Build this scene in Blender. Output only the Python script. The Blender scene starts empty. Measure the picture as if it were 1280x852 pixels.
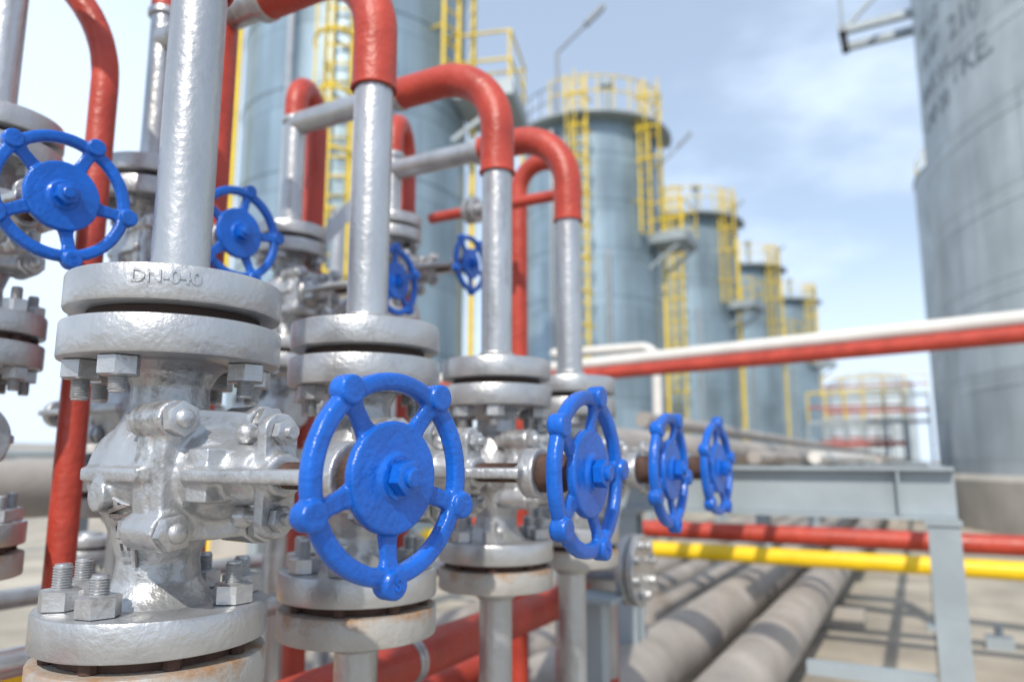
import bpy, math, random
from mathutils import Vector, Matrix
random.seed(7)
sc = bpy.context.scene
sc.view_settings.view_transform = 'Standard'
sc.view_settings.look = 'None'
sc.view_settings.exposure = 0
COL = sc.collection
G = -1.5      # ground level, eye level is z = 0

# ------------------------------------------------------------------ materials
def mat(name, col, rough=0.5, metal=0.0, var=0.12, vscale=6.0, bump=0.15, bscale=60.0,
        rust=0.0, rscale=9.0, rustcol=(0.22, 0.075, 0.02), dirt=0.0, dirtcol=(0.12, 0.10, 0.085), stretch=(1, 1, 1), zband=None):
    m = bpy.data.materials.new(name); m.use_nodes = True
    N = m.node_tree.nodes; L = m.node_tree.links
    b = N['Principled BSDF']
    b.inputs['Roughness'].default_value = rough
    b.inputs['Metallic'].default_value = metal
    tc = N.new('ShaderNodeTexCoord')
    mp = N.new('ShaderNodeMapping'); mp.inputs['Scale'].default_value = stretch
    L.new(tc.outputs['Object'], mp.inputs['Vector'])
    n1 = N.new('ShaderNodeTexNoise'); n1.inputs['Scale'].default_value = vscale; n1.inputs['Detail'].default_value = 4
    L.new(mp.outputs['Vector'], n1.inputs['Vector'])
    r1 = N.new('ShaderNodeMapRange'); r1.inputs['From Min'].default_value = .3; r1.inputs['From Max'].default_value = .7
    r1.inputs['To Min'].default_value = 1 - var; r1.inputs['To Max'].default_value = 1 + var
    L.new(n1.outputs['Fac'], r1.inputs['Value'])
    vm = N.new('ShaderNodeVectorMath'); vm.operation = 'SCALE'
    vm.inputs[0].default_value = col
    L.new(r1.outputs['Result'], vm.inputs['Scale'])
    last = vm.outputs['Vector']
    def layer(last, amt, scale, c, detail=5, seedoff=3.1, band=None):
        n = N.new('ShaderNodeTexNoise'); n.inputs['Scale'].default_value = scale; n.inputs['Detail'].default_value = detail
        n.inputs['Roughness'].default_value = .68
        mo = N.new('ShaderNodeMapping'); mo.inputs['Location'].default_value = (seedoff, seedoff * 2, seedoff * .5)
        mo.inputs['Scale'].default_value = stretch
        L.new(tc.outputs['Object'], mo.inputs['Vector']); L.new(mo.outputs['Vector'], n.inputs['Vector'])
        src = n.outputs['Fac']
        if band:
            sx = N.new('ShaderNodeSeparateXYZ'); L.new(tc.outputs['Object'], sx.inputs[0])
            zr = N.new('ShaderNodeMapRange'); zr.inputs['From Min'].default_value = band[0]; zr.inputs['From Max'].default_value = band[1]
            zr.inputs['To Min'].default_value = -.10; zr.inputs['To Max'].default_value = .28; L.new(sx.outputs['Z'], zr.inputs['Value'])
            ad_ = N.new('ShaderNodeMath'); ad_.operation = 'ADD'; L.new(src, ad_.inputs[0]); L.new(zr.outputs[0], ad_.inputs[1]); src = ad_.outputs[0]
        rr = N.new('ShaderNodeMapRange')
        th = .78 - amt * .5
        rr.inputs['From Min'].default_value = th; rr.inputs['From Max'].default_value = th + (.25 if band else .12)
        L.new(src, rr.inputs['Value'])
        mx = N.new('ShaderNodeMix'); mx.data_type = 'RGBA'
        L.new(rr.outputs['Result'], mx.inputs['Factor'])
        L.new(last, mx.inputs['A']); mx.inputs['B'].default_value = (*c, 1)
        return mx.outputs['Result'], rr.outputs['Result']
    if dirt > 0:
        last, _ = layer(last, dirt, rscale * .7, dirtcol, 5, 7.7)
    if rust > 0:
        last, f = layer(last, rust, rscale, rustcol, band=zband)
        mr = N.new('ShaderNodeMapRange'); mr.inputs['To Min'].default_value = rough; mr.inputs['To Max'].default_value = .9
        L.new(f, mr.inputs['Value']); L.new(mr.outputs['Result'], b.inputs['Roughness'])
        mm = N.new('ShaderNodeMapRange'); mm.inputs['To Min'].default_value = metal; mm.inputs['To Max'].default_value = 0
        L.new(f, mm.inputs['Value']); L.new(mm.outputs['Result'], b.inputs['Metallic'])
    else:
        rv = N.new('ShaderNodeMapRange'); rv.inputs['From Min'].default_value = .3; rv.inputs['From Max'].default_value = .7
        rv.inputs['To Min'].default_value = max(.05, rough - .08); rv.inputs['To Max'].default_value = min(1, rough + .12)
        L.new(n1.outputs['Fac'], rv.inputs['Value']); L.new(rv.outputs['Result'], b.inputs['Roughness'])
    L.new(last, b.inputs['Base Color'])
    if bump > 0:
        n2 = N.new('ShaderNodeTexNoise'); n2.inputs['Scale'].default_value = bscale; n2.inputs['Detail'].default_value = 3
        L.new(tc.outputs['Object'], n2.inputs['Vector'])
        n3 = N.new('ShaderNodeTexNoise'); n3.inputs['Scale'].default_value = bscale * .22; n3.inputs['Detail'].default_value = 1
        L.new(tc.outputs['Object'], n3.inputs['Vector'])
        ad = N.new('ShaderNodeMath'); ad.operation = 'MULTIPLY_ADD'; ad.inputs[1].default_value = 1.8
        L.new(n3.outputs['Fac'], ad.inputs[0]); L.new(n2.outputs['Fac'], ad.inputs[2])
        bp = N.new('ShaderNodeBump'); bp.inputs['Strength'].default_value = bump
        bp.inputs['Distance'].default_value = 0.25 / bscale
        L.new(ad.outputs[0], bp.inputs['Height']); L.new(bp.outputs['Normal'], b.inputs['Normal'])
    return m

SIL = mat('aluminium_paint', (.46, .468, .48), .36, .68, .15, 9, .6, 120, rust=.12, rscale=17, rustcol=(.24, .13, .06), dirt=.40, dirtcol=(.24, .232, .222))
CAST = mat('aluminium_paint_cast', (.46, .468, .48), .35, .66, .17, 14, .8, 140, rust=.15, rscale=19, rustcol=(.22, .12, .06), dirt=.42, dirtcol=(.22, .212, .203))
PIPE = mat('aluminium_paint_pipe', (.46, .47, .485), .33, .72, .15, 12, .45, 70, rust=.05, dirt=.40, dirtcol=(.25, .245, .24), stretch=(1, 1, .3))
RUSTF = mat('rusted_flange_paint', (.42, .405, .38), .55, .25, .15, 10, .7, 120, rust=.20, rscale=14, rustcol=(.30, .145, .045), zband=(-.304, -.251))
RUST = mat('rusty_steel', (.075, .040, .030), .75, .25, .5, 30, .9, 160, rust=.18, rscale=30, rustcol=(.17, .08, .035))
DARK = mat('dark_gasket', (.04, .025, .02), .8, 0, .4, 20, .3, 90)
BLUE = mat('blue_paint', (.004, .105, .50), .27, 0, .18, 14, .8, 130, rust=.15, rscale=36, rustcol=(.012, .025, .08), dirt=.2, dirtcol=(.012, .16, .54))
RED = mat('red_oxide_paint', (.41, .048, .028), .42, 0, .18, 9, .7, 60, dirt=.30, dirtcol=(.25, .036, .025))
YEL = mat('yellow_paint', (.82, .53, .006), .4, 0, .1, 5, .2, 60, dirt=.1)
YELT = mat('yellow_ladder_paint', (.76, .55, .04), .5, 0, .1, 3, 0)
BEI = mat('weathered_grey_pipe', (.37, .335, .305), .52, .1, .22, 3, .3, 30, dirt=.36, dirtcol=(.21, .165, .13), rscale=3)
WHT = mat('white_pipe_paint', (.66, .64, .60), .5, 0, .08, 4, .2, 40, dirt=.15, dirtcol=(.4, .36, .3))
GRY = mat('grey_steel_paint', (.32, .37, .40), .42, .1, .12, 3, .2, 40, dirt=.2, dirtcol=(.21, .21, .20))
CONC = mat('concrete', (.40, .37, .33), .9, 0, .15, 1.2, .5, 20, dirt=.3, dirtcol=(.26, .23, .19), rscale=1.0)
INK = mat('faded_lettering', (.23, .27, .295), .7, 0, .3, 2, 0)
LAMP = mat('floodlight_housing', (.20, .22, .24), .5, .3, .1, 3, 0)

def tank_mat(name, col, bw, bh, Rr, metal=.25, seam=.78, rough=.45):
    m = bpy.data.materials.new(name); m.use_nodes = True
    N = m.node_tree.nodes; L = m.node_tree.links; b = N['Principled BSDF']
    b.inputs['Metallic'].default_value = metal
    b.inputs['Roughness'].default_value = rough
    tc = N.new('ShaderNodeTexCoord'); sx = N.new('ShaderNodeSeparateXYZ'); L.new(tc.outputs['Object'], sx.inputs[0])
    at = N.new('ShaderNodeMath'); at.operation = 'ARCTAN2'; L.new(sx.outputs['Y'], at.inputs[0]); L.new(sx.outputs['X'], at.inputs[1])
    mu = N.new('ShaderNodeMath'); mu.operation = 'MULTIPLY'; mu.inputs[1].default_value = Rr; L.new(at.outputs[0], mu.inputs[0])
    cx = N.new('ShaderNodeCombineXYZ'); L.new(mu.outputs[0], cx.inputs['X']); L.new(sx.outputs['Z'], cx.inputs['Y'])
    br = N.new('ShaderNodeTexBrick'); L.new(cx.outputs[0], br.inputs['Vector'])
    br.inputs['Scale'].default_value = 1; br.inputs['Brick Width'].default_value = bw; br.inputs['Row Height'].default_value = bh
    br.inputs['Mortar Size'].default_value = .022; br.inputs['Mortar Smooth'].default_value = .4
    c = Vector(col)
    br.inputs['Color1'].default_value = (*(c * 1.1), 1); br.inputs['Color2'].default_value = (*(c * .90), 1)
    br.inputs['Mortar'].default_value = (*(c * seam), 1)
    mp = N.new('ShaderNodeMapping'); mp.inputs['Scale'].default_value = (1.1, .10, 1); L.new(cx.outputs[0], mp.inputs['Vector'])
    n = N.new('ShaderNodeTexNoise'); n.inputs['Scale'].default_value = 1.6; n.inputs['Detail'].default_value = 5; n.inputs['Roughness'].default_value = .65
    L.new(mp.outputs[0], n.inputs['Vector'])
    n2 = N.new('ShaderNodeTexNoise'); n2.inputs['Scale'].default_value = .55; n2.inputs['Detail'].default_value = 4
    L.new(cx.outputs[0], n2.inputs['Vector'])
    ad = N.new('ShaderNodeMath'); ad.operation = 'ADD'; L.new(n.outputs['Fac'], ad.inputs[0]); L.new(n2.outputs['Fac'], ad.inputs[1])
    mr = N.new('ShaderNodeMapRange'); mr.inputs['From Min'].default_value = .7; mr.inputs['From Max'].default_value = 1.3
    mr.inputs['To Min'].default_value = .70; mr.inputs['To Max'].default_value = 1.25; L.new(ad.outputs[0], mr.inputs['Value'])
    vm = N.new('ShaderNodeVectorMath'); vm.operation = 'SCALE'; L.new(br.outputs['Color'], vm.inputs[0]); L.new(mr.outputs[0], vm.inputs['Scale'])
    L.new(vm.outputs[0], b.inputs['Base Color'])
    return m
TANKL = tank_mat('clad_tank_sheet', (.27, .36, .43), .75, 1.5, 2.3, .35, rough=.36)
TANKR = tank_mat('plate_tank_paint', (.44, .49, .515), 5.0, 1.9, 8.0, .05, .70, .5)

# ------------------------------------------------------------------ mesh builder
def frame(d):
    d = Vector(d).normalized()
    a = Vector((0, 0, 1)) if abs(d.z) < .9 else Vector((1, 0, 0))
    u = a.cross(d).normalized(); v = d.cross(u)
    return u, v, d
class B:
    def __init__(s): s.V = []; s.F = []; s.M = []; s.mats = []
    def mi(s, m):
        if m not in s.mats: s.mats.append(m)
        return s.mats.index(m)
    def add(s, vs, fs, m):
        o = len(s.V); s.V += [tuple(v) for v in vs]; k = s.mi(m)
        for f in fs: s.F.append(tuple(i + o for i in f)); s.M.append(k)
    def lathe(s, o, d, prof, m, n=32, cap=True, closed=False, ry=1.0):
        o = Vector(o); u, v, w = frame(d); vs = []; fs = []
        for r, t in prof:
            for i in range(n):
                a = 2 * math.pi * i / n
                vs.append(o + w * t + u * (r * math.cos(a)) + v * (r * ry * math.sin(a)))
        k = len(prof)
        for j in range(k - 1 if not closed else k):
            j2 = (j + 1) % k
            for i in range(n):
                i2 = (i + 1) % n
                fs.append((j * n + i, j * n + i2, j2 * n + i2, j2 * n + i))
        if cap and not closed:
            fs.append(tuple(range(n))[::-1]); fs.append(tuple((k - 1) * n + i for i in range(n)))
        s.add(vs, fs, m)
    def cyl(s, p0, p1, r, m, n=24, r1=None, ch=0.0):
        p0 = Vector(p0); p1 = Vector(p1); L = (p1 - p0).length
        r1 = r if r1 is None else r1
        if ch: prof = [(r - ch, 0), (r, ch), (r1, L - ch), (r1 - ch, L)]
        else: prof = [(r, 0), (r1, L)]
        s.lathe(p0, p1 - p0, prof, m, n)
    def box(s, c, size, m, ax=None):
        c = Vector(c)
        X, Y, Z = ax if ax else (Vector((1, 0, 0)), Vector((0, 1, 0)), Vector((0, 0, 1)))
        vs = [c + X * (a * size[0] / 2) + Y * (b * size[1] / 2) + Z * (e * size[2] / 2) for a in (-1, 1) for b in (-1, 1) for e in (-1, 1)]
        s.add(vs, [(0, 1, 3, 2), (4, 6, 7, 5), (0, 4, 5, 1), (2, 3, 7, 6), (0, 2, 6, 4), (1, 5, 7, 3)], m)
    def bar(s, p0, p1, w, h, m):
        p0 = Vector(p0); p1 = Vector(p1); u, v, d = frame(p1 - p0)
        s.box((p0 + p1) / 2, ((p1 - p0).length, w, h), m, (d, u, v))
    def prism(s, o, d, r, h, m, n=6, ch=.0, rot=0):
        o = Vector(o); u, v, w = frame(d); vs = []; rings = [(r - ch, 0), (r, ch * .6), (r, h - ch * .6), (r - ch, h)] if ch else [(r, 0), (r, h)]
        for rr, t in rings:
            for i in range(n):
                a = 2 * math.pi * i / n + rot
                vs.append(o + w * t + u * (rr * math.cos(a)) + v * (rr * math.sin(a)))
        fs = []; k = len(rings)
        for j in range(k - 1):
            for i in range(n):
                i2 = (i + 1) % n; fs.append((j * n + i, j * n + i2, (j + 1) * n + i2, (j + 1) * n + i))
        fs.append(tuple(range(n))[::-1]); fs.append(tuple((k - 1) * n + i for i in range(n)))
        s.add(vs, fs, m)
    def sphere(s, c, r, m, n=16, sq=(1, 1, 1)):
        c = Vector(c); k = n // 2; vs = []; fs = []
        for j in range(k + 1):
            p = math.pi * j / k
            rr = max(math.sin(p), .002)
            for i in range(n):
                a = 2 * math.pi * i / n
                vs.append(c + Vector((r * sq[0] * rr * math.cos(a), r * sq[1] * rr * math.sin(a), -r * sq[2] * math.cos(p))))
        for j in range(k):
            for i in range(n):
                i2 = (i + 1) % n; fs.append((j * n + i, j * n + i2, (j + 1) * n + i2, (j + 1) * n + i))
        fs.append(tuple(range(n))[::-1]); fs.append(tuple(k * n + i for i in range(n)))
        s.add(vs, fs, m)
    def sweep(s, pts, r, m, n=20, closed=False, wob=0.0):
        pts = [Vector(p) for p in pts]; K = len(pts); vs = []; fs = []
        T = []
        for i in range(K):
            if closed: t = pts[(i + 1) % K] - pts[i - 1]
            else: t = pts[min(i + 1, K - 1)] - pts[max(i - 1, 0)]
            T.append(t.normalized())
        u, v, _ = frame(T[0])
        for i in range(K):
            u = (u - T[i] * u.dot(T[i])).normalized(); v = T[i].cross(u)
            rr = r * (1 + random.uniform(-wob, wob))
            for j in range(n):
                a = 2 * math.pi * j / n
                vs.append(pts[i] + u * (rr * math.cos(a)) + v * (rr * math.sin(a)))
        for i in range(K if closed else K - 1):
            i1 = (i + 1) % K
            for j in range(n):
                j2 = (j + 1) % n; fs.append((i * n + j, i * n + j2, i1 * n + j2, i1 * n + j))
        if not closed:
            fs.append(tuple(range(n))[::-1]); fs.append(tuple((K - 1) * n + i for i in range(n)))
        s.add(vs, fs, m)
    def mesh(s, name, sharp=35):
        me = bpy.data.meshes.new(name); me.from_pydata(s.V, [], s.F)
        for m in s.mats: me.materials.append(m)
        me.polygons.foreach_set('material_index', s.M)
        me.polygons.foreach_set('use_smooth', [True] * len(s.F))
        me.update()
        me.set_sharp_from_angle(angle=math.radians(sharp))
        return me
    def obj(s, name, loc=(0, 0, 0), parent=None, sharp=35):
        return place(s.mesh(name, sharp), name, loc, parent)
def place(me, name, loc=(0, 0, 0), parent=None):
    o = bpy.data.objects.new(name, me); COL.objects.link(o); o.location = loc
    if parent: o.parent = parent
    return o
def empty(name, loc=(0, 0, 0)):
    o = bpy.data.objects.new(name, None); COL.objects.link(o); o.location = loc; o.empty_display_size = .1
    return o
def bake(b, name, mods, sharp=35):
    o = b.obj('tmp_' + name, sharp=sharp)
    for t, kw in mods:
        md = o.modifiers.new('m', t)
        for k, v in kw.items(): setattr(md, k, v)
    dg = bpy.context.evaluated_depsgraph_get(); dg.update()
    me = bpy.data.meshes.new_from_object(o.evaluated_get(dg)); me.name = name
    bpy.data.objects.remove(o, do_unlink=True)
    return me
def fillet(pts, rad, seg=10):
    pts = [Vector(p) for p in pts]; out = [pts[0]]
    for i in range(1, len(pts) - 1):
        a, b, c = pts[i - 1], pts[i], pts[i + 1]
        d1 = (a - b).normalized(); d2 = (c - b).normalized()
        ang = d1.angle(d2)
        r = rad[i - 1] if isinstance(rad, (list, tuple)) else rad
        tl = r / math.tan(ang / 2)
        p1 = b + d1 * tl; p2 = b + d2 * tl
        cen = b + (d1 + d2).normalized() * (r / math.sin(ang / 2))
        v1 = p1 - cen; v2 = p2 - cen; th = v1.angle(v2)
        for k in range(seg + 1):
            f = k / seg
            out.append(cen + (v1 * math.sin((1 - f) * th) + v2 * math.sin(f * th)) / math.sin(th))
    out.append(pts[-1]); return out
def textmesh(body, size, m, extrude=.002, bold=.012):
    cu = bpy.data.curves.new('t', 'FONT'); cu.body = body; cu.size = size; cu.extrude = extrude
    cu.align_x = 'CENTER'; cu.align_y = 'CENTER'; cu.offset = size * bold
    o = bpy.data.objects.new('t', cu); COL.objects.link(o)
    dg = bpy.context.evaluated_depsgraph_get(); dg.update()
    me = bpy.data.meshes.new_from_object(o.evaluated_get(dg)); bpy.data.objects.remove(o, do_unlink=True)
    me.materials.clear(); me.materials.append(m)
    return me

# ------------------------------------------------------------------ gate valve parts (shared)
T0, T1, T2, T3 = .162, .218, .235, .288
U0, U1, U2, U3 = -.183, -.235, -.251, -.304
BODYP = [(.088, U0 - .006), (.072, U0 + .008), (.057, -.152), (.054, -.122), (.064, -.09), (.078, -.055), (.084, 0),
         (.078, .045), (.064, .075), (.054, .10), (.053, .128), (.064, .150), (.088, T0 + .005)]
def bodyr(z):
    for (r0, z0), (r1, z1) in zip(BODYP, BODYP[1:]):
        if z0 <= z <= z1: return r0 + (r1 - r0) * (z - z0) / (z1 - z0)
    return .06
def build_cast():
    b = B(); m = CAST
    b.lathe((0, 0, 0), (0, 0, 1), BODYP, m, 40)
    b.lathe((0, 0, 0), (1, 0, 0), [(.07, -.085), (.086, -.05), (.088, 0), (.082, .05), (.086, .085)], m, 32)
    for x0, x1, sc_ in ((.070, .100, 1.0), (.108, .132, .97)):
        pts = []
        for k in range(48):
            a = 2 * math.pi * k / 48
            c, s_ = math.cos(a), math.sin(a)
            e = .45
            pts.append((math.copysign(abs(c) ** e, c) * .083 * sc_, math.copysign(abs(s_) ** e, s_) * .092 * sc_))
        vs = [(x0, y, z) for y, z in pts] + [(x1, y, z) for y, z in pts]
        fs = [(k, (k + 1) % 48, 48 + (k + 1) % 48, 48 + k) for k in range(48)] + [tuple(range(48))[::-1], tuple(range(48, 96))]
        b.add(vs, fs, m)
    b.lathe((0, 0, 0), (1, 0, 0), [(.066, .095), (.066, .112)], m, 32)
    for y in (-1, 1):
        for z in (-1, 1):
            b.cyl((.060, y * .066, z * .074), (.136, y * .066, z * .074), .026, m, 20)
    b.lathe((0, 0, 0), (1, 0, 0), [(.066, .125), (.060, .145), (.046, .165), (.040, .20), (.038, .238)], m, 28)
    for z in (-.055, .055): b.cyl((.243, 0, z), (.262, 0, z), .026, m, 20)
    b.box((.2525, 0, 0), (.019, .048, .11), m)
    b.cyl((.238, 0, 0), (.275, 0, 0), .029, m, 20)
    for y in (-1, 1):
        b.bar((.150, y * .042, 0), (.30, y * .054, 0), .050, .018, m)
        b.bar((.30, y * .054, 0), (.385, y * .040, 0), .047, .018, m)
        b.box((.172, y * .042, 0), (.045, .032, .070), m)
    b.cyl((.372, 0, 0), (.402, 0, 0), .043, m, 24)
    b.box((.02, 0, .0), (.15, .186, .02), m)
    b.box((-.04, 0, .07), (.05, .03, .08), m)
    b.cyl((0, -.08, -.03), (0, -.096, -.03), .022, m, 16)
    return bake(b, 'cast_body', [('REMESH', dict(mode='VOXEL', voxel_size=.0034, use_smooth_shade=True)),
                                 ('SMOOTH', dict(factor=.6, iterations=3))])
def stud(b, o, d, m, nuth=.028, prot=.024, r=.0125, nr=.0255, rot=0.0):
    o = Vector(o); d = Vector(d)
    b.prism(o, d, nr, nuth, m, 6, .003, rot)
    prof = [(r, nuth - .002)]; t = nuth
    while t < nuth + prot:
        prof += [(r, t), (r * .84, t + .0017)]; t += .0036
    prof += [(r * .8, t + .001)]
    b.lathe(o, d, prof, m, 16)
def flange_prof(R, z0, z1, c=.005, inner=.04):
    return [(R, z0 + c), (R, z1 - c), (R - c * .3, z1 - c * .35), (R - c * 1.2, z1), (inner, z1), (inner, z0), (R - c * 1.2, z0), (R - c * .3, z0 + c * .35)]
def build_flanges():
    b = B(); m = SIL
    for z0, z1 in ((T0, T1), (U1, U0)):
        b.lathe((0, 0, 0), (0, 0, 1), flange_prof(.150, z0, z1), m, 72, closed=True)
    for i in range(7):
        a = math.radians(22.5 + 45 * i + 4); c = Vector((math.cos(a) * .116, math.sin(a) * .116, 0))
        stud(b, c + Vector((0, 0, T0)), (0, 0, -1), m, prot=.018 + .008 * random.random(), rot=random.random(), nr=.027)
        stud(b, c + Vector((0, 0, U0)), (0, 0, 1), m, prot=.022 + .01 * random.random(), rot=random.random(), nr=.027)
    for y in (-1, 1):
        for z in (-1, 1):
            o = Vector((.136, y * .066, z * .074))
            b.prism(o, (1, 0, 0), .024, .018, m, 6, .004, random.random())
            b.sphere(o + Vector((.018, 0, 0)), .0135, m, 14, (.7, 1, 1))
            b.prism(Vector((.060, y * .066, z * .074)), (-1, 0, 0), .022, .018, m, 6, .004, random.random())
    for z in (-.055, .055):
        b.cyl((.19, 0, z), (.285, 0, z), .008, m, 12)
        b.prism((.262, 0, z), (1, 0, 0), .017, .014, m, 6, .002, .3)
        b.sphere((.19, 0, z), .016, m, 12)
    b.lathe((0, 0, 0), (0, 0, 1), [(.118, T1 + .001), (.118, T2 - .001)], DARK, 48)
    b.lathe((0, 0, 0), (0, 0, 1), [(.122, U2 + .001), (.122, U1 - .001)], RUST, 48)
    for i in range(8):
        a = math.radians(22.5 + 45 * i + 4)
        b.cyl((math.cos(a) * .124, math.sin(a) * .124, U2 + .0005), (math.cos(a) * .124, math.sin(a) * .124, U1 - .0005), .012, RUST, 10)
    return b.mesh('flanges_and_bolts')
def build_topmate():
    b = B()
    b.lathe((0, 0, 0), (0, 0, 1), flange_prof(.148, T2, T3), SIL, 72, closed=True)
    b.lathe((0, 0, 0), (0, 0, 1), [(.066, T3 - .001), (.062, T3 + .006), (.052, T3 + .018), (.0455, T3 + .022)], SIL, 40)
    b.prism((-.015, .028, T3), (0, 0, 1), .046, .013, SIL, 6, .003)
    return b.mesh('upper_companion_flange')
def build_botmate():
    b = B()
    b.lathe((0, 0, 0), (0, 0, 1), flange_prof(.150, U3, U2), RUSTF, 72, closed=True)
    b.lathe((0, 0, 0), (0, 0, -1), [(.07, -U3 - .001), (.058, -U3 + .018), (.046, -U3 + .028)], SIL, 40)
    return b.mesh('lower_companion_flange')
def build_wheel():
    b = B(); m = BLUE; n = 5
    n1, n2 = 96, 14; vs = []; fs = []
    for i in range(n1):
        a = 2 * math.pi * i / n1
        for j in range(n2):
            p = 2 * math.pi * j / n2
            c, s_ = math.cos(p), math.sin(p)
            rr = .1200 + .0118 * math.copysign(abs(c) ** .6, c); x = .0105 * math.copysign(abs(s_) ** .6, s_)
            vs.append((x, rr * math.cos(a), rr * math.sin(a)))
    for i in range(n1):
        for j in range(n2):
            i2 = (i + 1) % n1; j2 = (j + 1) % n2
            fs.append((i * n2 + j, i * n2 + j2, i2 * n2 + j2, i2 * n2 + j))
    b.add(vs, fs, m)
    b.lathe((-.006, 0, 0), (1, 0, 0), [(.026, -.020), (.034, -.004), (.066, .0), (.0705, .003), (.0705, .012), (.068, .0155), (.032, .0155), (.028, .019), (.026, .0205)], m, 56)
    X = Vector((1, 0, 0))
    for k in range(n):
        a = math.radians(54 + 72 * k); d = Vector((0, math.cos(a), math.sin(a))); t = Vector((0, -math.sin(a), math.cos(a)))
        vs = []
        for rr, w, h, xo in ((.060, .0165, .006, -.003), (.078, .0125, .006, -.003), (.098, .0115, .006, -.001), (.114, .0145, .0075, 0)):
            c = d * rr + X * xo
            for e1, e2 in ((-1, -.6), (-.7, -1), (.7, -1), (1, -.6), (1, .6), (.7, 1), (-.7, 1), (-1, .6)):
                vs.append(c + t * (w * e1) + X * (h * e2))
        fs = []
        for r_ in range(3):
            for q in range(8):
                q2 = (q + 1) % 8; fs.append((r_ * 8 + q, r_ * 8 + q2, (r_ + 1) * 8 + q2, (r_ + 1) * 8 + q))
        fs += [tuple(range(8))[::-1], tuple(range(24, 32))]
        b.add(vs, fs, m)
        c = d * .1285
        b.lathe(c - X * .014, X, [(.010, 0), (.0165, .004), (.0185, .009), (.0185, .024), (.0178, .0285), (.0155, .030)], m, 20)
    me = bake(b, 'handwheel', [('REMESH', dict(mode='VOXEL', voxel_size=.0017, use_smooth_shade=True)), ('SMOOTH', dict(factor=.5, iterations=1))])
    b2 = B()
    b2.lathe((.0130, 0, 0), (1, 0, 0), [(.027, 0), (.027, .003)], m, 28)
    b2.prism((.0160, 0, 0), (1, 0, 0), .0225, .018, m, 6, .003, .25)
    b2.lathe((.033, 0, 0), (1, 0, 0), [(.0125, 0), (.0125, .006), (.010, .0085)], m, 18)
    return me, b2.mesh('hub_nut')
CASTM = build_cast(); FLM = build_flanges(); TM = build_topmate(); BM = build_botmate(); WHM, NUTM = build_wheel()
Stext = textmesh('S', .022, BLUE, .0016)

def valve(loc, scale=1.0, stem=.42, top=True, bot=True, wheel=True, az=0.0, spin=0.0, ws=1.0):
    e = empty('gate_valve', loc); e.scale = (scale,) * 3; e.rotation_euler = (0, 0, math.radians(az))
    place(CASTM, 'cast_body', parent=e); place(FLM, 'flanges_and_bolts', parent=e)
    if top: place(TM, 'upper_companion_flange', parent=e)
    if bot: place(BM, 'lower_companion_flange', parent=e)
    b = B(); t = .26; prof = [(.0175, t)]
    while t < stem - .02: prof += [(.0175, t), (.0145, t + .003)]; t += .0062
    prof.append((.0145, stem - .012))
    b.lathe((0, 0, 0), (1, 0, 0), prof, RUST, 18)
    b.lathe((0, 0, 0), (1, 0, 0), [(.030, .400), (.033, .404), (.033, max(.418, stem - .045)), (.024, max(.424, stem - .026))] if stem > .45 else [(.027, .398), (.027, .408)], RUST, 20)
    b.obj('stem', parent=e)
    if wheel:
        w = place(WHM, 'handwheel', (stem, 0, 0), e); w.rotation_euler = (math.radians(spin), 0, 0); w.scale = (ws,) * 3
        h = place(NUTM, 'hub_nut', (0, 0, 0), w)
        a = math.radians(54 + 72 * 3)
        tx = place(Stext, 'cast_letter', (.0160, math.cos(a) * .1285, math.sin(a) * .1285), w)
        tx.rotation_euler = (math.radians(90), 0, math.radians(90))
    return e

ZA = -.022
FX = [-.985, -1, -1, -1]
FY = [.732, 1.196, 1.746, 2.235]
ST = [.452, .485, .475, .478]
FS = [1.03, 1.03, 1.0, 1.0]
fv = []
for i in range(4):
    fv.append(valve((FX[i], FY[i], ZA + .003 * (i == 0)), FS[i], ST[i], az=[-7, -1, 0, -3][i], spin=[0, 20, 9, 31][i], ws=[.91, 1.04, 1.02, 1.02][i]))
fv[0].scale = (1.03, 1.03, .985)
tm = textmesh('DN-040', .026, SIL, .0013)
for v in tm.vertices:
    a = math.radians(-36) + v.co.x / .148; rr = .1486 + v.co.z
    v.co = Vector((rr * math.cos(a), rr * math.sin(a), T3 - .021 + v.co.y))
place(tm, 'casting_marks', (0, 0, 0), fv[0])
tm = textmesh('AIGET', .036, CAST, .0030, .03)
for v in tm.vertices:
    z = -.078 - v.co.x; rr = bodyr(z) + .0030 + v.co.z
    a = math.radians(-70) + v.co.y / .066
    v.co = Vector((rr * math.cos(a), rr * math.sin(a), z))
place(tm, 'casting_marks', (0, 0, 0), fv[0])

SV = [(-1.67, .770, .455, .445, .88, -9), (-1.75, 1.196, .525, .455, .85, -5), (-1.80, 1.746, .535, .56, .8, 0), (-1.76, 2.235, .71, .46, .8, 0)]
for i, (x, y, z, st, s_, az) in enumerate(SV):
    valve((x, y, z), s_, st, bot=(i in (3,)), spin=[12, 25, 40, 3][i], az=az)
    if i < 3:
        valve((x, y, z - s_ * (T1 - U2 + .0005)), s_, .42, top=False, wheel=(False), az=180)
valve((-2.45, 1.55, -.42), .6, .42, az=-20, spin=10)
for y in (1.0, 1.9, 2.8):
    valve((-2.55, y, .12), .8, .42, az=160, wheel=False)

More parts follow.
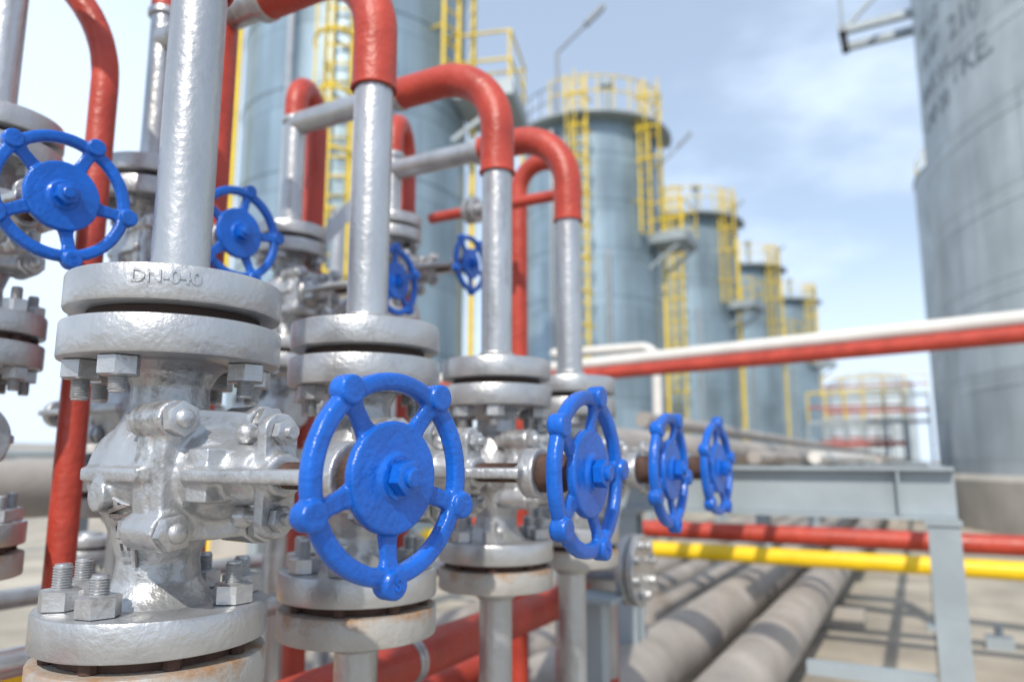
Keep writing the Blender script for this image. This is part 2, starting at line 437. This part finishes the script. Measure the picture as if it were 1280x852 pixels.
# ------------------------------------------------------------------ pipework of the manifold
R = .0425
def collar(b, p, d, m=SIL, r=.0455, w=.012):
    p = Vector(p); d = Vector(d).normalized(); b.cyl(p - d * w / 2, p + d * w / 2, r, m, 24, ch=.003)
def weld(b, p, d, m, r):
    u, v, w = frame(d)
    pts = [Vector(p) + u * (r * math.cos(2 * math.pi * k / 40)) + v * (r * math.sin(2 * math.pi * k / 40)) for k in range(40)]
    b.sweep(pts, .0035, m, 8, closed=True, wob=.35)
for i in range(4):
    b = B(); y = FY[i]; x = FX[i]; zt = ZA + (T3 + .020) * (FS[i] if i else .985)
    sp = .765 if i == 0 else .81
    b.cyl((x, y, zt), (x, y, sp), R, PIPE, 48)
    weld(b, (x, y, zt + .002), (0, 0, 1), SIL, R + .001)
    xe = SV[i][0]; H = 1.14
    path = fillet([(x, y, sp), (x, y, H), (-1.36, y, H)], .20, 16)
    b.sweep(path, R + .006, RED, 32, wob=.014)
    b.cyl((-1.36, y, H), (xe if i else -2.2, y, H), R - .003, PIPE, 28)
    collar(b, (-1.36, y, H), (1, 0, 0), SIL, R + .009, .03)
    weld(b, (x, y, sp), (0, 0, 1), RED, R + .006)
    zb = ZA + (U3 - .02) * (FS[i] if i else .985)
    b.cyl((x, y, zb), (x, y, G + .35), R, PIPE, 32)
    b.obj('riser_pipe')
ret = [((-1.67, .770), None, .70, 1.6), ((-1.75, 1.196), (-1.51, 1.196), .76, 1.22), ((-1.80, 1.746), (-1.88, 1.93), .77, 1.15), ((-1.76, 2.235), (-1.86, 2.46), .95, 1.2)]
for (p, q, z0, z1) in ret:
    b = B()
    b.cyl((p[0], p[1], z0), (p[0], p[1], z1), .036, PIPE, 28)
    if q:
        rad = (Vector(p) - Vector(q)).length / 2 - .001
        top = z1 + .06 + rad
        path = fillet([(p[0], p[1], z1), (p[0], p[1], top), (q[0], q[1], top), (q[0], q[1], G + .2)], rad, 12)
        b.sweep(path, .039, RED, 24, wob=.01)
        collar(b, (p[0], p[1], z1), (0, 0, 1), SIL, .045, .02)
    b.obj('vent_riser_pipe')
for i, (x, y, z, st, s_, az) in enumerate(SV):
    b = B(); zb = z - s_ * (.32 if i == 3 else .32 + .45)
    b.cyl((x, y, zb), (x, y, G + .1), .036, PIPE, 24); b.obj('drop_pipe')
for y in (1.0, 1.9, 2.8):
    b = B()
    b.cyl((-2.55, y, .36), (-2.55, y, 1.0 + y * .1), .036, PIPE, 24)
    b.cyl((-2.55, y, -.13), (-2.55, y, G), .036, PIPE, 24); b.obj('drop_pipe')
b = B()
b.sweep(fillet([(-1.60, .955, G + .1), (-1.60, .955, .98), (-1.80, .80, 1.30), (-1.9, .5, 1.36)], [.34, .12], 16), .029, RED, 24, wob=.01)
b.obj('red_return_pipe')
b = B()
b.sweep(fillet([(-1.60, 3.0, G + .1), (-1.60, 3.0, 1.40), (-1.34, 3.0, 1.40), (-1.34, 3.0, .2)], .128, 12), .042, RED, 24)
b.obj('red_return_pipe')
b = B()
b.cyl((-1.9, 2.70, 1.10), (-1.15, 2.70, 1.10), .024, RED, 18)
b.cyl((-1.72, 2.70, 1.10), (-1.52, 2.70, 1.10), .030, SIL, 20)
for x in (-1.70, -1.665, -1.58, -1.545): b.cyl((x, 2.70, 1.10), (x + .022, 2.70, 1.10), .058, SIL, 24, ch=.003)
b.obj('small_bore_pipe')
b = B(); b.bar((-2.0, 1.9, .62), (-1.75, 2.25, 1.2), .05, .05, PIPE); b.cyl((-2.2, 2.0, .3), (-1.7, 2.3, .82), .03, PIPE, 16); b.obj('diagonal_brace')
b = B()
b.cyl((-1.32, -.4, -.56), (-1.32, 3.1, -.56), .062, RED, 32)
for y in (1.78, 1.80): b.cyl((-1.32, y, -.56), (-1.32, y + .016, -.56), .066, SIL, 32)
for x_ in (.4, 2.9): b.cyl((-1.32, x_, -.62), (-1.32, x_, G), .03, GRY, 16)
b.sweep(fillet([(-1.32, 3.1, -.56), (-1.32, 3.3, -.56), (-1.32, 3.3, -1.1)], .1), .062, RED, 28)
b.obj('red_header_pipe')
b = B()
b.cyl((-1.85, -.4, -.93), (-1.85, 3.4, -.93), .075, RED, 28); b.obj('red_header_pipe')
b = B()
for x, z, r in ((-1.0, G + .30, .07), (-2.0, G + .45, .09), (-2.45, G + .35, .08)):
    b.cyl((x, -.8, z), (x, 3.1, z), r, PIPE, 28)
for x in (-1.55, -2.25):
    b.cyl((x, .2, -.38), (x, 2.6, -.38), .028, PIPE, 16)
b.obj('silver_header_pipe')
b = B()
b.sweep(fillet([(-2.3, .6, -.47), (-1.45, 1.35, -.47), (-1.45, 1.35, -.9)], .06), .027, YEL, 18)
b.obj('yellow_gas_pipe')
b = B()
b.cyl((-1.47, 1.20, -.30), (-1.47, 1.20, -.9), .03, YEL, 18)
b.cyl((-1.60, 1.20, -.35), (-1.32, 1.20, -.35), .02, YEL, 14); b.obj('yellow_gas_pipe')
b = B()
b.sweep(fillet([(-1.03, 2.85, -.42), (-1.30, 2.85, -.42), (-1.30, 2.85, -1.2)], .09), .05, PIPE, 24)
for x in (-1.045, -1.005): b.cyl((x, 2.85, -.42), (x + .033, 2.85, -.42), .135, SIL, 32, ch=.004)
for k in range(8):
    a = k * math.pi / 4 + .3; b.prism((-.972, 2.85 + .1 * math.cos(a), -.42 + .1 * math.sin(a)), (1, 0, 0), .018, .018, SIL, 6, .002)
b.obj('flanged_drain_pipe')
b = B(); b.box((-1.12, 2.72, (G - .52) / 2), (.07, .07, abs(G + .52)), GRY); b.box((-1.12, 2.72, -.51), (.2, .2, .018), GRY); b.obj('pipe_support_post')

# ------------------------------------------------------------------ pipe rack
e = empty('pipe_rack', (0, 0, 0)); b = B()
def ibeam(b, p0, p1, w, h, m):
    p0 = Vector(p0); p1 = Vector(p1); up = Vector((0, 0, 1))
    b.bar(p0, p1, .014, h - .036, m)
    for s_ in (-1, 1): b.box((p0 + p1) / 2 + up * s_ * (h / 2 - .008), ((p1 - p0).length, w, .016), m, ((p1 - p0).normalized(), up.cross((p1 - p0).normalized()), up))
for k, y in enumerate([4.0, 8.0, 12, 16, 21, 27, 34, 42]):
    ibeam(b, (-1.55, y, -.15), (.13, y, -.15), .13, .24, GRY)
    for x in (-1.0, -.1): 
        for s_ in (-1, 1): b.box((x, y + s_ * .035, -.15), (.012, .052, .2), GRY)
    for x in (.07, -1.45):
        for s_ in (-.055, .055): b.box((x, y + s_, (G - .29) / 2), (.13, .014, abs(G + .29)), GRY)
        b.box((x, y, (G - .29) / 2), (.014, .096, abs(G + .29)), GRY)
        b.box((x, y, G + .012), (.26, .26, .024), GRY)
        b.box((x, y, -.281), (.15, .15, .018), GRY)
b.box((.07, 4.35 + 20, -.075), (.07, 40, .09), GRY)
b.box((-1.45, 4.35 + 20, -.075), (.07, 40, .09), GRY)
b.box((-.28, 4.0, -.98), (.55, .06, .06), GRY)
b.obj('steel_frame', parent=e)
b = B()
for x, r, z, m, y0 in ((-1.28, .092, .066, BEI, 3.3), (-.98, .045, .02, BEI, 5.2), (-.75, .05, .025, WHT, 6.5), (-.4, .04, .015, BEI, 9), (-1.55, .05, .26, BEI, 4.6)):
    b.cyl((x, y0, z), (x, 48, z), r, m, 24)
b.sweep(fillet([(-1.28, 3.3, .066), (-1.28, 3.1, .066), (-1.28, 3.1, -.9)], .12), .092, BEI, 24)
b.obj('rack_pipe', sharp=50)
b = B()
for x, r in ((-.92, .17), (-1.42, .19), (-1.88, .15), (-2.26, .13), (-2.65, .16), (-3.1, .13)):
    z = G + .16 + r
    b.cyl((x, 3.25, z), (x, 60, z), r, BEI, 32)
    b.sphere((x, 3.25, z), r - .001, BEI, 24)
    for y in (5.2, 9.1, 13.3, 19, 26): b.cyl((x, y, z), (x, y + .03, z), r + .006, BEI, 32)
for y in range(4, 60, 4):
    b.box((-2.0, y - .3, G + .075), (2.9, .22, .15), CONC)
b.obj('ground_pipeline')
b = B(); b.cyl((-3.3, -3, -.12), (-3.3, 50, -.12), .12, BEI, 28)
for y in range(-2, 50, 4): b.box((-3.3, y, (G - .24) / 2), (.1, .1, abs(G + .24)), GRY)
for z in (.0, .25): b.cyl((-4.3, 3, z), (-4.3, 55, z), .09, BEI, 20)
for y in range(4, 55, 5): b.box((-4.3, y, (G + .16) / 2), (.1, .1, 1.66), GRY); 
b.obj('product_pipeline')
b = B(); b.cyl((-4.5, 6.6, -.60), (12, 6.9, -.66), .075, RED, 24); b.obj('red_crossing_pipe')
b = B(); b.cyl((-4.5, 6.4, -.75), (12, 6.6, -.82), .066, YEL, 24); b.obj('yellow_crossing_pipe')
for x in (-2.9, 1.9, 6):
    b = B(); b.box((x, 6.5, (G - .86) / 2), (.12, .3, abs(G + .87)), CONC); b.obj('pipe_pedestal')
b = B()
dirr = Vector((-.974, .225, 0)); P0 = Vector((.62, 6.15, .86))
for off, r, m, zz in ((0, .062, RED, 0), (.02, .058, WHT, .118)):
    b.cyl(P0 - dirr * 3.5 + Vector((0, off, zz)), P0 + dirr * 9 + Vector((0, off, zz)), r, m, 24)
for t in (-3.2, 5.0, 8.5):
    q = P0 + dirr * t; b.box((q.x, q.y, (q.z + G - .06) / 2), (.1, .1, q.z - G - .06), GRY)
b.obj('overhead_pipe')
b = B(); b.sweep(fillet([(-3.9, 8.2, 1.30), (-2.58, 8.2, 1.30), (-2.58, 8.2, -.4)], .18), .055, WHT, 18); b.obj('white_vent_pipe')

# ------------------------------------------------------------------ tanks
def ladder(b, R_, phi, z0, z1, m, w=.42, cage=True, off=.28, rr=.022):
    c = Vector((math.cos(phi), math.sin(phi), 0)); t = Vector((-c.y, c.x, 0)); base = c * (R_ + off)
    for s_ in (-1, 1): b.cyl(base + t * s_ * w / 2 + Vector((0, 0, z0)), base + t * s_ * w / 2 + Vector((0, 0, z1)), rr * 1.2, m, 8)
    z = z0
    while z < z1: b.cyl(base - t * w / 2 + Vector((0, 0, z)), base + t * w / 2 + Vector((0, 0, z)), rr * .7, m, 6); z += .33
    if cage:
        z = z0 + 2.2
        while z < z1:
            pts = [base + t * (math.cos(a) * .38) + c * (math.sin(a) * .62) + Vector((0, 0, z)) for a in [math.pi * k / 10 for k in range(11)]]
            b.sweep(pts, rr * 1.2, m, 6); z += 1.0
        for k in (2, 5, 8):
            a = math.pi * k / 10; p = base + t * (math.cos(a) * .38) + c * (math.sin(a) * .62)
            b.cyl(p + Vector((0, 0, z0 + 2.2)), p + Vector((0, 0, z1)), rr * .7, m, 6)
    z = z0 + 1
    while z < z1:
        for s_ in (-1, 1): b.cyl(c * R_ + t * s_ * w / 2 + Vector((0, 0, z)), base + t * s_ * w / 2 + Vector((0, 0, z)), rr * .8, m, 6)
        z += 2.5
def railing(b, R_, z, m, a0=0, a1=2 * math.pi, n=20, h=1.1, rr=.022):
    pts = [Vector((R_ * math.cos(a0 + (a1 - a0) * k / n), R_ * math.sin(a0 + (a1 - a0) * k / n), z)) for k in range(n + 1)]
    for hh in (h, h * .55): b.sweep([p + Vector((0, 0, hh)) for p in pts], rr, m, 6)
    for p in pts: b.cyl(p, p + Vector((0, 0, h)), rr, m, 6)
def floodlight(b, p, h, dirv, m):
    p = Vector(p); d = Vector(dirv).normalized()
    b.cyl(p, p + Vector((0, 0, h)), .06, m, 8)
    q = p + Vector((0, 0, h)); e_ = q + d * 1.1 + Vector((0, 0, 1.15))
    b.cyl(q, e_, .05, m, 8)
    b.bar(e_ - d * .15 + Vector((0, 0, -.15)), e_ + d * .45 + Vector((0, 0, .5)), .28, .12, LAMP)
CAMR = Vector((.878, .479, 0))
def left_tank(x, y, R_, top, k):
    e = empty('storage_tank', (x, y, 0))
    b = B(); b.lathe((0, 0, 0), (0, 0, 1), [(R_ + .15, G), (R_ + .15, G + .35)], CONC, 48)
    b.lathe((0, 0, 0), (0, 0, 1), [(R_, G + .35), (R_, top)], TANKL, 64)
    b.lathe((0, 0, 0), (0, 0, 1), [(R_ + .05, top - .02), (R_ + .05, top + .06), (R_ * .5, top + .38), (.3, top + .5), (.3, top + .75), (.05, top + .76)], TANKL, 48)
    for z in [G + .35 + 1.5 * j for j in range(1, int((top - G) / 1.5))]:
        b.lathe((0, 0, 0), (0, 0, 1), [(R_, z - .02), (R_ + .018, z - .012), (R_ + .018, z + .012), (R_, z + .02)], TANKL, 64, cap=False)
    b.obj('shell', parent=e)
    vd = Vector((-x, -y, 0)); ph = math.atan2(vd.y, vd.x)
    b = B()
    ladder(b, R_, ph + math.radians(-8), .6, top + 1.1, YELT, rr=.03)
    ladder(b, R_, ph + math.radians(42), 6.8, top + 1.1, YELT, rr=.03)
    b.obj('caged_ladder', parent=e)
    b = B()
    railing(b, R_ + .35, top + .05, YELT, ph - .5, ph + 1.1, 8, rr=.024)
    railing(b, R_ + .1, top + .05, LAMP, ph + 1.1, ph + 5.78, 20)
    n = 14; pts = []
    for j in range(n + 1):
        a = ph - 1.0 + 2.7 * j / n
        pts.append((math.cos(a), math.sin(a)))
    vs = [(c * R_, s_ * R_, top) for c, s_ in pts] + [(c * (R_ + .5), s_ * (R_ + .5), top) for c, s_ in pts]
    vs += [(a_, b_, c_ - .08) for a_, b_, c_ in vs]
    m_ = n + 1; fs = []
    for j in range(n):
        fs += [(j, j + 1, m_ + j + 1, m_ + j), (2 * m_ + j, 3 * m_ + j, 3 * m_ + j + 1, 2 * m_ + j + 1), (m_ + j, m_ + j + 1, 3 * m_ + j + 1, 3 * m_ + j)]
    b.add(vs, fs, GRY)
    a = ph + math.radians(66); c = Vector((math.cos(a), math.sin(a), 0)); t = Vector((-c.y, c.x, 0))
    pc = c * (R_ + .6) + Vector((0, 0, 6.7))
    b.box(pc, (1.15, 1.5, .3), GRY, (c, t, Vector((0, 0, 1))))
    for s_ in (-1, 1):
        b.bar(c * R_ + t * s_ * .6 + Vector((0, 0, 5.8)), c * (R_ + 1.0) + t * s_ * .6 + Vector((0, 0, 6.5)), .08, .08, GRY)
        for q in (.1, 1.1): b.cyl(c * (R_ + q) + t * s_ * .72 + Vector((0, 0, 6.7)), c * (R_ + q) + t * s_ * .72 + Vector((0, 0, 7.8)), .025, YELT, 6)
        for hh in (7.25, 7.8): b.cyl(c * (R_ + .05) + t * s_ * .72 + Vector((0, 0, hh)), c * (R_ + 1.12) + t * s_ * .72 + Vector((0, 0, hh)), .025, YELT, 6)
    for hh in (7.25, 7.8): b.cyl(c * (R_ + 1.12) - t * .72 + Vector((0, 0, hh)), c * (R_ + 1.12) + t * .72 + Vector((0, 0, hh)), .025, YELT, 6)
    b.obj('platforms_and_railings', parent=e)
    b = B()
    a = ph - math.radians(35); c = Vector((math.cos(a), math.sin(a), 0))
    floodlight(b, c * (R_ * .8) + Vector((0, 0, top)), 2.6, CAMR, LAMP)
    c2 = Vector((math.cos(ph + .5), math.sin(ph + .5), 0))
    b.cyl(c2 * (R_ * .55) + Vector((0, 0, top)), c2 * (R_ * .55) + Vector((0, 0, top + 1.5)), .12, GRY, 12)
    b.cyl(c2 * (R_ * .55) + Vector((0, 0, top + 1.5)), c2 * (R_ * .55) + Vector((0, 0, top + 1.7)), .22, GRY, 12)
    for da, m in ((-70, YELT), (-30, PIPE), (12, PIPE), (75, YELT)):
        a = ph + math.radians(da); c = Vector((math.cos(a), math.sin(a), 0)) * (R_ + .16)
        b.cyl(c + Vector((0, 0, G)), c + Vector((0, 0, top - .3 - (da == 12) * 4)), .06, m, 10)
    b.obj('roof_fittings_and_service_pipes', parent=e)
left_tank(-9.35, 10.7, 2.15, 11.4, 0)
left_tank(-9.0, 22.0, 2.2, 10.5, 1)
left_tank(-9.0, 33.5, 2.25, 10.8, 2)
left_tank(-8.8, 44.8, 2.25, 11.1, 3)
left_tank(-8.2, 57.0, 2.3, 11.4, 4)

def wrap_text(body, size, R_, phi0, z, parent):
    me = textmesh(body, size, INK, 0)
    for v in me.vertices:
        a = phi0 + v.co.x / R_; zz = z + v.co.y
        v.co = Vector(((R_ + .012) * math.cos(a), (R_ + .012) * math.sin(a), zz))
    me.update(); place(me, 'painted_lettering', parent=parent)
def right_tank(x, y, R_, top, first):
    e = empty('storage_tank', (x, y, 0)); b = B()
    b.lathe((0, 0, 0), (0, 0, 1), [(R_ + .35, G), (R_ + .35, -.42), (R_ + .25, -.32)], CONC, 128)
    b.lathe((0, 0, 0), (0, 0, 1), [(R_, -.32), (R_, top)], TANKR, 160)
    b.lathe((0, 0, 0), (0, 0, 1), [(R_ + .06, top - .03), (R_ + .06, top + .05), (.5, top + 1.2)], TANKR, 128)
    for z in [-.32 + 1.9 * j for j in range(1, 9)]:
        if z < top: b.lathe((0, 0, 0), (0, 0, 1), [(R_, z - .03), (R_ + .012, z - .015), (R_ + .012, z + .015), (R_, z + .03)], TANKR, 160, cap=False)
    b.obj('shell', parent=e)
    b = B(); railing(b, R_ - .1, top, YELT, n=40); b.obj('roof_railing', parent=e)
    if first:
        for k, (t, s_, ph, z) in enumerate([('TK 12', .6, 194, 11.0), ('PS 07', .6, 194, 10.2), ('MAX 14', .6, 194, 9.4), ('CAP 20', .6, 194, 8.6),
                                            ('ON', .85, 207, 11.2), ('210', .85, 207, 10.1), ('TKE.', .85, 207.5, 9.0)]):
            wrap_text(t, s_, R_, math.radians(ph), z, e)
        b = B()
        c = Vector((-1, .03, 0)); z = 12.4
        b.bar(c * R_ + Vector((.3, -.5, z)), c * (R_ + 1.9) + Vector((0, -.5, z)), .2, .2, GRY)
        b.bar(c * R_ + Vector((.3, .5, z)), c * (R_ + 1.9) + Vector((0, .5, z)), .2, .2, GRY)
        b.bar(c * (R_ + 1.8) + Vector((0, -.7, z)), c * (R_ + 1.8) + Vector((0, .7, z)), .2, .2, LAMP)
        b.bar(c * (R_ + 1.8) + Vector((0, -.5, z)), c * (R_ + .1) + Vector((0, -.5, z + 1.5)), .1, .1, GRY)
        b.cyl(c * (R_ + 1.8) + Vector((0, -.5, z)), c * (R_ + 1.8) + Vector((0, -.5, z + 2.2)), .04, GRY, 8)
        b.obj('bracket_platform', parent=e)
right_tank(8.75, 22.35, 8.0, 17.5, True)
right_tank(8.85, 45.1, 8.0, 15.0, False)
for x, y, r, t in ((-4.5, 92, 4.5, 8.5), (-14, 110, 7, 9), (-30, 100, 7, 11)):
    b = B(); b.lathe((0, 0, 0), (0, 0, 1), [(r, G), (r, t), (r * .6, t + 1), (.3, t + 1.4)], TANKR, 48); b.obj('distant_storage_tank', (x, y, 0))

for (x0, x1, y, h) in ((-3.6, -.4, 30, 1.4), (-4.5, .6, 44, 3.4), (-6.5, -1.6, 60, 2.4)):
    b = B()
    for x in [x0 + (x1 - x0) * k / 5 for k in range(6)]:
        b.box((x, y, (G + h) / 2), (.12, .12, h - G), GRY)
        b.cyl((x, y, h), (x, y, h + 1.1), .035, YELT, 6)
    for z, m in ((h, GRY), (h - .8, RED), (h - 1.4, BEI)): b.bar((x0, y, z), (x1, y, z), .16, .16, m)
    for z, m in ((h + 1.1, YELT), (h + .55, RED)): b.cyl((x0, y, z), (x1, y, z), .04, m, 8)
    b.obj('pipe_gantry')
b = B(); b.box((3.2, 40, G + .4), (.25, 60, .8), CONC); b.obj('bund_wall')
b = B(); b.box((-32, 20, G + 1.1), (.3, 120, 2.2), WHT)
for k in range(30): b.box((-31.8, -36 + 4 * k, G + 1.15), (.3, .3, 2.3), WHT)
b.obj('boundary_wall')
b = B()
for y in (3, 6, 9, 12): b.box((-13, y, G + .8), (.12, .12, 1.6), GRY)
for z in (.1, -.4): b.cyl((-13, -6, z), (-13, 18, z), .05, GRY, 8)
b.obj('guard_rail')
for (x, y, s_) in ((.75, 6.0, .16), (.45, 7.4, .12), (1.3, 9.2, .2)):
    b = B(); b.box((x, y, G + s_ * .4), (s_ * 1.6, s_, s_ * .8), GRY); b.cyl((x, y, G + s_ * .8), (x, y, G + s_ * 1.5), s_ * .25, GRY, 12); b.obj('drain_fitting')

# ------------------------------------------------------------------ ground
gm = bpy.data.materials.new('concrete_yard'); gm.use_nodes = True
N = gm.node_tree.nodes; L = gm.node_tree.links; bb = N['Principled BSDF']; bb.inputs['Roughness'].default_value = .92
tc = N.new('ShaderNodeTexCoord')
br = N.new('ShaderNodeTexBrick'); br.inputs['Scale'].default_value = 1; br.inputs['Brick Width'].default_value = 3; br.inputs['Row Height'].default_value = 3
br.offset = 0; br.inputs['Mortar Size'].default_value = .012
br.inputs['Color1'].default_value = (.42, .38, .315, 1); br.inputs['Color2'].default_value = (.37, .33, .27, 1); br.inputs['Mortar'].default_value = (.2, .18, .15, 1)
L.new(tc.outputs['Object'], br.inputs['Vector'])
n = N.new('ShaderNodeTexNoise'); n.inputs['Scale'].default_value = .8; n.inputs['Detail'].default_value = 7; n.inputs['Roughness'].default_value = .62
L.new(tc.outputs['Object'], n.inputs['Vector'])
mr = N.new('ShaderNodeMapRange'); mr.inputs['From Min'].default_value = .3; mr.inputs['From Max'].default_value = .7; mr.inputs['To Min'].default_value = .6; mr.inputs['To Max'].default_value = 1.3
L.new(n.outputs['Fac'], mr.inputs['Value'])
vm = N.new('ShaderNodeVectorMath'); vm.operation = 'SCALE'; L.new(br.outputs['Color'], vm.inputs[0]); L.new(mr.outputs[0], vm.inputs['Scale'])
L.new(vm.outputs[0], bb.inputs['Base Color'])
b = B(); S = 1500; b.add([(-S, -S, G), (S, -S, G), (S, S, G), (-S, S, G)], [(0, 1, 2, 3)], gm); b.obj('ground')

# ------------------------------------------------------------------ sky + sun
w = bpy.data.worlds.new('World'); sc.world = w; w.use_nodes = True
N = w.node_tree.nodes; L = w.node_tree.links; bg = N['Background']
sunel = math.radians(44); sdir_h = Vector((.26, -.96, 0)).normalized()
sky = N.new('ShaderNodeTexSky'); sky.sky_type = 'NISHITA'; sky.sun_disc = False; sky.sun_elevation = sunel
sky.sun_rotation = math.atan2(sdir_h.x, sdir_h.y); sky.dust_density = .8; sky.air_density = 1.0
tc = N.new('ShaderNodeTexCoord'); mp = N.new('ShaderNodeMapping'); mp.inputs['Scale'].default_value = (1.0, 1.0, 2.4)
mp.inputs['Location'].default_value = (.35, .1, .2)
L.new(tc.outputs['Generated'], mp.inputs['Vector'])
n = N.new('ShaderNodeTexNoise'); n.inputs['Scale'].default_value = 2.3; n.inputs['Detail'].default_value = 6; n.inputs['Roughness'].default_value = .5
L.new(mp.outputs[0], n.inputs['Vector'])
mr = N.new('ShaderNodeMapRange'); mr.interpolation_type = 'SMOOTHSTEP'; mr.inputs['From Min'].default_value = .47; mr.inputs['From Max'].default_value = .68
mr.inputs['To Min'].default_value = .40; mr.inputs['To Max'].default_value = .90
L.new(n.outputs['Fac'], mr.inputs['Value'])
dt = N.new('ShaderNodeVectorMath'); dt.operation = 'DOT_PRODUCT'; dt.inputs[1].default_value = Vector((-.93, .36, .1)).normalized()
L.new(tc.outputs['Generated'], dt.inputs[0])
m2 = N.new('ShaderNodeMapRange'); m2.interpolation_type = 'SMOOTHSTEP'; m2.inputs['From Min'].default_value = .66; m2.inputs['From Max'].default_value = .96; L.new(dt.outputs['Value'], m2.inputs['Value'])
sz = N.new('ShaderNodeSeparateXYZ'); L.new(tc.outputs['Generated'], sz.inputs[0])
m3 = N.new('ShaderNodeMapRange'); m3.interpolation_type = 'SMOOTHSTEP'; m3.inputs['From Min'].default_value = .0; m3.inputs['From Max'].default_value = .44
m3.inputs['To Min'].default_value = .96; m3.inputs['To Max'].default_value = .1; L.new(sz.outputs['Z'], m3.inputs['Value'])
mx1 = N.new('ShaderNodeMath'); mx1.operation = 'MAXIMUM'; L.new(mr.outputs[0], mx1.inputs[0]); L.new(m2.outputs[0], mx1.inputs[1])
mx2 = N.new('ShaderNodeMath'); mx2.operation = 'MAXIMUM'; L.new(mx1.outputs[0], mx2.inputs[0]); L.new(m3.outputs[0], mx2.inputs[1])
mix = N.new('ShaderNodeMix'); mix.data_type = 'RGBA'; L.new(mx2.outputs[0], mix.inputs['Factor']); L.new(sky.outputs[0], mix.inputs['A'])
mix.inputs['B'].default_value = (6.3, 7.5, 9.1, 1)
L.new(mix.outputs['Result'], bg.inputs['Color']); bg.inputs['Strength'].default_value = .148
sl = bpy.data.lights.new('sun', 'SUN'); sl.energy = 4.0; sl.angle = math.radians(1.0); sl.color = (1, .93, .82)
so = bpy.data.objects.new('sun', sl); COL.objects.link(so)
sv = Vector((sdir_h.x * math.cos(sunel), sdir_h.y * math.cos(sunel), math.sin(sunel)))
so.rotation_euler = (-sv).to_track_quat('-Z', 'Y').to_euler()

# ------------------------------------------------------------------ camera
cd = bpy.data.cameras.new('camera'); cam = bpy.data.objects.new('camera', cd); COL.objects.link(cam); sc.camera = cam
cd.sensor_width = 36; cd.lens = 26.0; cd.clip_start = .05; cd.clip_end = 4000
yaw = math.radians(28.6); th = math.radians(9.16)
f = Vector((-math.sin(yaw) * math.cos(th), math.cos(yaw) * math.cos(th), math.sin(th)))
cam.rotation_euler = f.to_track_quat('-Z', 'Y').to_euler()
cd.dof.use_dof = True; cd.dof.focus_distance = .96; cd.dof.aperture_fstop = 2.5; cd.dof.aperture_blades = 0
